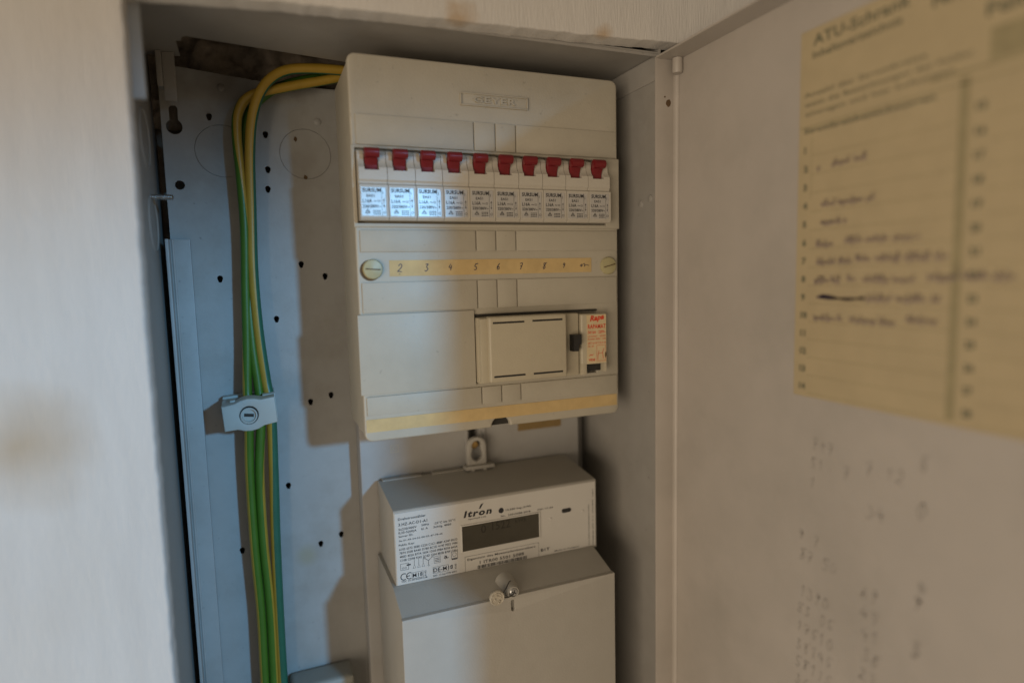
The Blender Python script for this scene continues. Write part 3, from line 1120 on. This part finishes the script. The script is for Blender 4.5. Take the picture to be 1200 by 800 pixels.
rm = thing('relay_module', 'cream relay module with red printed label at the right of the lower row', 'relay', (0.163, 0.0, -0.21))
bm = NB()
box(bm, 0.1528, 0.1734, -0.0085, 0.003, -0.2012, -0.1648, 0.0014, 3)
box(bm, 0.1528, 0.1572, -0.0085, 0.003, -0.2085, -0.2000, 0.0010)
box(bm, 0.1716, 0.1734, -0.0085, 0.003, -0.2072, -0.2000, 0.0006)
obj('relay_body', bm, m_mod, rm)
bm = NB()
box(bm, 0.1574, 0.1714, -0.0030, 0.002, -0.2068, -0.2005, 0.0004)
obj('terminal_recess', bm, m_black, rm)
bm = NB()
box(bm, 0.1590, 0.1690, -0.0042, -0.0032, -0.2060, -0.2020, 0.0004)
obj('terminal_plate', bm, m_black, rm)  # plate coloured black to carry the shade of the recess
bm = NB()
box(bm, 0.1572, 0.1728, -0.00885, -0.0083, -0.2004, -0.1656)
m_rlab = mat('relay_label_paper', (0.62, 0.50, 0.30), 0.55, 0.06, 150, tint=(0.55, 0.40, 0.2), tscale=90, tamt=0.4)
lab = obj('relay_label', bm, m_rlab, rm)
bm = NB()
pl = front(-0.00893)
text(bm, pl, 'Rapa', 0.1595, -0.1702, 0.0036, 0.0118, 0.045, 0.35, rot=math.radians(7))
text(bm, pl, 'RAPAMAT', 0.1578, -0.1754, 0.0029, 0.0146, 0.03)
text(bm, pl, '50/16A · 220V~', 0.1579, -0.1790, 0.0020, 0.0144, 0.02)
text(bm, pl, '1,5-2,5mm² · 16/10A', 0.1579, -0.1815, 0.0012, 0.0144, 0.015)
text(bm, pl, 'Kontakt 250V · 10A', 0.1579, -0.1835, 0.0012, 0.0144, 0.015)
text(bm, pl, 'LIST 16 10 V 16 A 10', 0.1580, -0.1866, 0.0016, 0.0142, 0.015)
text(bm, pl, 'Nr. 50', 0.1580, -0.1886, 0.0011, 0.0045, 0.015)
frame(bm, pl, 0.1648, 0.1722, -0.1990, -0.1876, 0.00022)
ribbon(bm, pl, [(0.1658, -0.1980), (0.1659, -0.1950), (0.1668, -0.1915)], 0.0004)
ribbon(bm, pl, [(0.1703, -0.1975), (0.1698, -0.1930), (0.1708, -0.1900)], 0.0004)
ribbon(bm, pl, [(0.1662, -0.1935), (0.1700, -0.1932)], 0.0003)
ribbon(bm, pl, [(0.1590, -0.1950), (0.1600, -0.1940), (0.1610, -0.1946), (0.1620, -0.1938)], 0.0005)
text(bm, pl, 'VDE', 0.1583, -0.1986, 0.0015, 0.0052, 0.05)
obj('lettering', bm, m_red_ink, lab)
bm = NB()
P = [(0.1722 + 0.0008 * (0.6 + .6 * rnd.random()) * math.cos(a / 9 * 6.283), -0.1945 + 0.0022 * (0.6 + .6 * rnd.random()) * math.sin(a / 9 * 6.283)) for a in range(9)]
prism_y(bm, P, -0.00897, -0.00888)
obj('rust_spot', bm, m_rust, rm)

# ================================================================== the electricity meter
mt = thing('electricity_meter', 'grey digital electricity meter with printed white face and small dark display', 'electricity meter', (0.095, 0.066, -0.6))
FY = 0.0090
X0, X1 = 0.0172, 0.1732
bm = NB()
prof = [(0.0670, -0.2882), (0.0610, -0.2874), (FY + 0.0010, -0.2926), (FY, -0.2936), (FY, -0.347), (0.0670, -0.347)]
prism_x(bm, prof, X0, X1, 0.0010, 2)
obj('upper_housing', bm, m_meter, mt, 30)
bm = NB()
box(bm, X0 + 0.0006, X1 - 0.0008, FY - 0.0005, FY + 0.0006, -0.3448, -0.2941, 0.0003, 1)
face = obj('face_plate', bm, m_face, mt)
bm = NB()
slab(bm, rect(0.0640, 0.1253, -0.3303, -0.3103), [rect(0.0649, 0.1244, -0.3294, -0.3112)], FY - 0.0013, FY - 0.0004, 0.0002)
obj('display_bezel', bm, m_face, mt)
bm = NB()
box(bm, 0.0645, 0.1248, FY - 0.0007, FY - 0.00045, -0.3298, -0.3108)
disp = obj('display', bm, m_lcd, mt)
bm = NB()
pl = front(FY - 0.00075)
text(bm, pl, '0', 0.0790, -0.3185, 0.0058, None, 0.01)
text(bm, pl, '1522', 0.0875, -0.3178, 0.0058, 0.014, 0.01)
text(bm, pl, 'kWh', 0.1055, -0.3155, 0.0030, None, 0.01)
obj('segments', bm, m_lcd_seg, disp)
bm = NB()
pl = front(FY - 0.00058)


def T(s, x, z, h, x1=None, b_=0.0, sh=0.0, rot=0.0):
    text(bm, pl, s, x, z, h, None if x1 is None else x1 - x, b_ * .6 + 0.010, sh, 'L', rot)


T('Drehstromzähler', .0202, -.2992, .0017, .0394, .012)
T('3.HZ-AC-D1-A1', .0203, -.3031, .0019, .0403, .012)
T('3x230/400V', .0202, -.3062, .0015, .0328, .012)
T('50Hz', .0361, -.3057, .0014, .0415, .012)
T('-25°C bis 55°C', .0449, -.3060, .0014, .0605, .012)
T('0,25-5(60)A', .0201, -.3086, .0015, .0326, .012)
T('kl. A', .0360, -.3084, .0014, .0405, .012)
T('Schtlg. 4000', .0445, -.3086, .0014, .0572, .012)
T('Server ID:', .0201, -.3111, .0014, .0300, .012)
T('0a-01-49-54-52-00-03-47-78-d6', .0202, -.3141, .0012, .0508, .006)
T('Public Key:', .0200, -.3172, .0014, .0308, .012)
for i, row in enumerate(('6102 6572 3E80 C224 C1C1 8B8F A24F E01D', '7B74 550B 8A4D D7B0 BC1D 419E 7E02 1980', '480D 402A B77A 2604 1DA0 89B4 B304 6A2A', 'C10B CD98 9242 2C4D 7204 8B2B B70F C4A1')):
    T(row, .0202 + .00005 * i, -.3203 - i * .00262, .0015, .0613, .010)
# terminal symbols
frame(bm, pl, .0205, .0262, -.3345, -.3298, .00022)
flat(bm, pl, .0248, .0276, -.3318, -.3308)
ring = lambda cx, cz, ro: ribbon(bm, pl, circ(cx, cz, ro, 12) + [(cx + ro, cz)], .0002, False)
ring(.0222, -.3330, .0006)
ring(.0240, -.3330, .0006)
for k in range(3):
    x = .0302 + .0031 * k
    ribbon(bm, pl, [(x, -.3285), (x - .0001, -.3325)], .00022, False)
    ribbon(bm, pl, [(x - .001, -.3345), (x - .0001, -.3320), (x + .0009, -.3345), (x - .001, -.3345)], .00022, False)
for dx, dz in ((-.0025, .0020), (.0025, .0020), (0, -.0030)):
    ribbon(bm, pl, [(.0401, -.3310), (.0401 + dx, -.3310 + dz)], .0003, False)
    ring(.0401 + dx * 1.15, -.3310 + dz * 1.15, .0005)
for k in range(3):
    flat(bm, pl, .0447, .0480, -.3330 + .0011 * k, -.3326 + .0011 * k)
frame(bm, pl, .0440, .0486, -.3340, -.3290, .00018)
ribbon(bm, pl, [(.0514, -.3318), (.0520, -.3298), (.0528, -.3318), (.0520, -.3322)], .0007, False)
ribbon(bm, pl, [(.0528, -.3300), (.0534, -.3318), (.0545, -.3316)], .0006, False)
frame(bm, pl, .0565, .0612, -.3330, -.3280, .00022)
ring(.0588, -.3303, .0014)
flat(bm, pl, .0568, .0609, -.3340, -.3332)
# CE mark
ribbon(bm, pl, [(.0238, -.3372)] + circ(.0227, -.3392, .0022, 8, 60, 300), .0006)
ribbon(bm, pl, [(.0275, -.3372)] + circ(.0266, -.3392, .0022, 8, 60, 300), .0006)
flat(bm, pl, .0246, .0268, -.3395, -.3389)
T('M18', .0287, -.3409, .0027, .0356, .012)
frame(bm, pl, .0281, .0362, -.3418, -.3374, .0002)
T('0102', .0382, -.3416, .0012, .0382 + .0040, .012, 0, math.pi / 2)
T('TEC 0120/SGS0138', .0206, -.3431, .0011, .0388, .012)
T('DE-M18', .0434, -.3403, .0028, .0574, .012)
frame(bm, pl, .0430, .0542, -.3412, -.3366, .0002)
T('0102', .0600, -.3410, .0012, .0600 + .0038, .012, 0, math.pi / 2)
T('NO. 13 bei PTB 0001', .0430, -.3434, .0011, .0599, .010)
# right hand printing
T('OpenWay® 3.HZ', .0697, -.3072, .0009, .0832, .008)
bm.faces.new([bm.verts.new(pl.at(x, z)) for x, z in circ(.0948, -.3044, .0020, 20)])
T('10.000 Imp./kWh', .0984, -.3054, .0014, .1183, .008)
T('Nr.  55015088-2018', .0945, -.3094, .0014, .1177, .008)
T('FW: V1.04', .1236, -.3093, .0012, .1360, .008)
flat(bm, pl, .0664, .1239, -.3339, -.3337)
flat(bm, pl, .1237, .1239, -.3445, -.3339)
flat(bm, pl, .0664, .0666, -.3445, -.3339)
T('Eigentum des Messstellenbetreibers', .0682, -.3369, .0015, .1212, .008)
T('1 ITR00 5501 5088', .0774, -.3410, .0022, .1118, .006)
x = .0756
rb = random.Random(3)
while x < .1136:
    wd = rb.choice([.0002, .0004, .0006])
    flat(bm, pl, x, x + wd, -.3444, -.3420)
    x += wd + rb.choice([.0002, .0003, .0005])
T('B1T', .1255, -.3412, .0021, .1327, .03)
T('Made in Hungary', .1369, -.3434, .0010, .1576, .010)
T('Itron Zähler & Systemtechnik GmbH', .1667, -.3436, .0009, .1667 + .0318, .008, 0, math.pi / 2)
T('Herstellerjahr 2018 · H 11 · GTIN 40393 · Ungarn', .1703, -.3440, .0010, .1703 + .0440, .008, 0, math.pi / 2)
obj('printed_text', bm, m_ink, face)
bm = NB()
pl = front(FY - 0.00062)
text(bm, pl, 'Itron', .0664, -.3050, .0043, .0212, .040, .2, space=1.22)
bm.faces.new([bm.verts.new(pl.at(x, z)) for x, z in ((.0778, -.3004), (.0795, -.2972), (.0816, -.2966), (.0792, -.3002))])
obj('logo', bm, m_ink, face)
# optical port
bm = NB()
prism_y(bm, rrect(.1434, .1512, -.3146, -.3114, .00155, 6), FY - 0.0007, FY)
obj('optical_port', bm, m_black, mt)
for x, z in ((0.1340, -0.3175), (0.1612, -0.3160)):
    bm = NB()
    lathe(bm, [(0.0011, 0), (0.0010, -0.0004), (0.0003, -0.0006)], (x, FY - 0.0005, z), n=12)
    obj('face_pip', bm, m_face, mt)
# lower terminal cover
CY = -0.0220
bm = NB()
prof = [(0.0665, -0.3448), (FY - 0.0002, -0.3450), (0.0040, -0.3462), (CY + 0.0030, -0.3533), (CY + 0.0030, -0.60), (0.0665, -0.60)]
prism_x(bm, prof, 0.0146, 0.1700, 0.0010, 2)
SZ = -0.3503
# shoulder and front skin with the screw channel cut in it
slab(bm, rrect(0.0141, 0.1705, -0.60, -0.3533, 0.0006, 2), [rrect(0.0889, 0.0915, -0.3640, -0.3560, 0.0012, 5)], CY, CY + 0.0036, 0.0004)
obj('terminal_cover', bm, m_meter, mt, 30)
bm = NB()
# screw boss bulging out of the shoulder
lathe(bm, [(0.0070, 0.0170), (0.0056, 0.0100), (0.0045, 0.0030), (0.0043, 0.0006), (0.0038, -0.0004), (0.0033, -0.0005), (0.0031, 0.0010), (0.0005, 0.0011)], (0.0905, CY - 0.0006, SZ), n=28)
obj('screw_boss', bm, m_meter, mt)
bm = NB()
lathe(bm, [(0.0030, 0.002), (0.0030, -0.0002), (0.0022, -0.0010), (0.0004, -0.0012)], (0.0905, CY - 0.0003, SZ), n=20)
scr = obj('cover_screw', bm, m_steel, mt)
bm = NB()
for a in (25, 115):
    R = Matrix.Rotation(math.radians(a), 3, 'Y')
    box(bm, 0.0905 - 0.0017, 0.0905 + 0.0017, CY - 0.00165, CY - 0.0013, SZ - 0.0003, SZ + 0.0003, rot=R, piv=(0.0905, 0, SZ))
obj('screw_cross', bm, m_black, scr)
# hanging lug
bm = NB()
lug = [(0.0866, -0.2880)] + [(0.0945 - 0.0079 * math.cos(math.radians(t)), -0.2698 + 0.0079 * math.sin(math.radians(t))) for t in range(0, 181, 15)] + [(0.1024, -0.2880)]
kh = [(0.0945 + 0.0040 * math.cos(math.radians(t)), -0.2690 + 0.0040 * math.sin(math.radians(t))) for t in range(-30, 211, 20)]
kh += [(0.0945 + 0.0049 * math.cos(math.radians(t)), -0.2760 + 0.0052 * math.sin(math.radians(t))) for t in range(150, 391, 20)]
slab(bm, lug, [kh], 0.0580, 0.0620, 0.0007)
box(bm, 0.0836, 0.1076, 0.0540, 0.0625, -0.2868, -0.2838, 0.0008)
box(bm, 0.0890, 0.0912, 0.0550, 0.0620, -0.2890, -0.2868, 0.0004)
box(bm, 0.0985, 0.1010, 0.0550, 0.0620, -0.2890, -0.2868, 0.0004)
obj('hanging_lug', bm, m_meter, mt)
bm = NB()
box(bm, 0.0200, 0.050, 0.0600, 0.0660, -0.2882, -0.2867, 0.0004)
box(bm, 0.0585, 0.0850, 0.0600, 0.0660, -0.2882, -0.2867, 0.0004)
obj('rear_rim', bm, m_meter, mt)

seal = thing('wire_seal', 'round clear plastic seal wired to the screw of the meter cover', 'seal', (0.0776, CY - 0.0018, -0.3510))
bm = NB()
lathe(bm, [(0.0046, 0.0018), (0.0052, 0.0008), (0.0052, -0.0012), (0.0046, -0.0020), (0.0036, -0.0016), (0.0034, -0.0020), (0.0018, -0.0018), (0.0004, -0.0023)],
      (0.0776, CY - 0.0024, -0.3502), n=24)
for k in range(7):
    a = rnd.uniform(0, 6.28)
    q = rnd.uniform(0.001, 0.0033)
    lathe(bm, [(0.0008, 0), (0.0006, -0.0006), (0.0002, -0.0008)], (0.0776 + q * math.cos(a), CY - 0.0042, -0.3502 + q * math.sin(a)), n=8)
obj('seal_disc', bm, m_seal, seal)
bm = NB()
yy = CY - 0.0030
tube(bm, catmull([Vector((0.0818, yy, -0.3478)), Vector((0.0840, yy, -0.3455)), Vector((0.0858, yy + .001, -0.3436)), Vector((0.0878, yy + 0.003, -0.3428)), Vector((0.0895, yy + 0.005, -0.3432))], 5), 0.00038, 6)
tube(bm, catmull([Vector((0.0822, yy, -0.3512)), Vector((0.0850, yy, -0.3516)), Vector((0.0880, yy + .001, -0.3518)), Vector((0.0905, yy + 0.002, -0.3512))], 5), 0.00038, 6)
obj('seal_wire', bm, m_wire, seal)

# ================================================================== the cables and their clamp
def cable(label, pts, rad, split, mats):
    bm = NB()
    tube(bm, catmull([Vector(p) for p in pts], 10), rad, 16, split)
    o = obj('earth_cable', bm, mats, None, 50, origin=pts[-1])
    return tag(o, label, 'cable', 'green and yellow earth cables')


def lerp_tab(tab):
    def fn(t):
        for (t0, v0), (t1, v1) in zip(tab, tab[1:]):
            if t <= t1:
                return v0 + (v1 - v0) * (t - t0) / (t1 - t0)
        return tab[-1][1]
    return fn


yc = 0.0690
cable('right-hand earth cable, yellow with a dark teal edge, looping highest over to the fuse box',
      [(0.075, 0.060, 0.0045), (0.045, 0.063, 0.0070), (0.014, 0.0650, 0.0088), (-0.0120, 0.0645, 0.0083), (-0.0320, 0.0640, 0.0048), (-0.0455, 0.0640, -0.0060), (-0.0535, 0.0650, -0.0240),
       (-0.0572, 0.0665, -0.0500), (-0.0588, yc, -0.0900), (-0.0601, yc, -0.1300), (-0.0592, yc, -0.1700), (-0.0565, yc, -0.2050), (-0.0545, 0.0670, -0.2250), (-0.0552, yc, -0.2700), (-0.0568, yc, -0.3200), (-0.0578, yc, -0.3800), (-0.0583, yc, -0.4400), (-0.059, yc, -0.56)],
      0.0034, lerp_tab([(0, 95), (0.2, 105), (0.35, 128), (0.55, 150), (0.72, 168), (0.8, 192), (1, 192)]), [m_yel, m_teal])
cable('left-hand earth cable, yellow turning green-edged, bending sharply below the other loop',
      [(0.070, 0.066, 0.0050), (0.040, 0.067, 0.0072), (0.012, 0.0690, 0.0064), (-0.0100, 0.0700, 0.0015), (-0.0330, 0.0705, -0.0045), (-0.0540, 0.0705, -0.0115), (-0.0625, 0.0705, -0.0220), (-0.0648, 0.0700, -0.0380),
       (-0.0640, yc, -0.0650), (-0.0636, yc, -0.1000), (-0.0655, 0.0700, -0.1400), (-0.0672, 0.0700, -0.1800), (-0.0690, yc, -0.2100), (-0.0692, 0.0670, -0.2300), (-0.0711, yc, -0.2700), (-0.0712, yc, -0.3250), (-0.0700, yc, -0.3750), (-0.0706, yc, -0.4300), (-0.071, yc, -0.56)],
      0.0032, lerp_tab([(0, 100), (0.25, 95), (0.34, 60), (0.42, 35), (0.50, -30), (0.58, -110), (0.66, -165), (0.8, -170), (1, -165)]), [m_yel, m_grn])
cable('middle earth cable, mostly green with a thin yellow edge, between the two others',
      [(0.068, 0.073, 0.0060), (0.040, 0.0745, 0.0078), (0.012, 0.0765, 0.0080), (-0.0150, 0.0780, 0.0050), (-0.0390, 0.0785, -0.0040), (-0.0540, 0.0780, -0.0180), (-0.0600, 0.0765, -0.0360), (-0.0610, 0.0745, -0.0650),
       (-0.0622, 0.0725, -0.1000), (-0.0640, 0.0715, -0.1400), (-0.0636, yc + .001, -0.1800), (-0.0615, yc, -0.2100), (-0.0612, 0.0680, -0.2300), (-0.0645, yc, -0.2700), (-0.0650, yc, -0.3200), (-0.0635, yc, -0.3700), (-0.0640, yc, -0.4200), (-0.0645, yc, -0.4600), (-0.065, yc, -0.56)],
      0.0032, lerp_tab([(0, 260), (0.3, 250), (0.5, 262), (0.66, 268), (0.74, 345), (1, 340)]), [m_yel, m_dgrn if False else m_grn])

cl = thing('cable_clamp', 'pale grey plastic cable clamp with slotted screw holding the earth cables', 'cable clamp', (-0.068, PB, -0.232))
R = Matrix.Rotation(math.radians(-4), 3, 'Y')
pv = (-0.068, 0.06, -0.223)
bm = NB()
z0, z1 = -0.2335, -0.2155
pts = [(-0.0846, z1 - .0012), (-0.0765, z1 - .0004), (-0.0725, z1 + .0012), (-0.0682, z1 + .0018), (-0.0640, z1 + .0012), (-0.0600, z1), (-0.0514, z1 + .0006), (-0.0514, z0 + .0010), (-0.0600, z0 + .0002),
       (-0.0640, z0 - .0016), (-0.0682, z0 - .0022), (-0.0725, z0 - .0016), (-0.0765, z0), (-0.0846, z0)]
slab(bm, pts, [circ(-0.0685, -0.2246, 0.0058, 28)], 0.0470, 0.0620, 0.0007)
bmesh.ops.rotate(bm, verts=bm.verts, cent=pv, matrix=R)
obj('clamp_bridge', bm, m_clamp, cl)
bm = NB()
box(bm, -0.0850, -0.0760, 0.0620, PB - 0.0003, z0 + .001, z1 - .001, 0.0006)
box(bm, -0.0590, -0.0508, 0.0600, PB - 0.0003, z0 + .001, z1 + .001, 0.0006)
box(bm, -0.0850, -0.0508, 0.0765, PB - 0.0004, z0 + .0005, z1 + .0005, 0.0006)
box(bm, -0.0795, -0.0762, 0.0560, 0.0640, z1 - .0010, z1 + .0006, 0.0003)
bmesh.ops.rotate(bm, verts=bm.verts, cent=pv, matrix=R)
obj('clamp_base', bm, m_clamp, cl)
bm = NB()
lathe(bm, [(0.0056, 0.010), (0.0056, 0.0010), (0.0052, 0.0004), (0.0044, 0.0004), (0.0042, 0.0022), (0.0002, 0.0022)], (-0.0685, 0.0470, -0.2252), n=28)
sc = obj('clamp_screw', bm, m_clamp, cl)
bm = NB()
ring_y(bm, -0.0685, -0.2252, 0.00592, 0.00562, 0.0470, 0.050)
box(bm, -0.0685 - 0.0030, -0.0685 + 0.0030, 0.0488, 0.0494, -0.2252 - 0.0010, -0.2252 + 0.0010, rot=Matrix.Rotation(math.radians(8), 3, 'Y'), piv=(-0.0685, 0, -0.2252))
obj('screw_slot', bm, m_dark, sc)  # slot and ring coloured dark for the shade down in the screw recess

gl = thing('cable_entry_box', 'grey plastic box with rounded top at the foot of the back plate', 'box', (-0.03, PB, -0.52))
bm = NB()
box(bm, -0.0535, -0.0075, 0.0610, PB - 0.0003, -0.56, -0.4340, 0.0045, 4)
obj('box_shell', bm, m_gland, gl)
bm = NB()
box(bm, -0.0505, -0.0105, 0.0595, 0.0615, -0.56, -0.4400, 0.0012, 2)
obj('box_lid', bm, m_gland, gl)
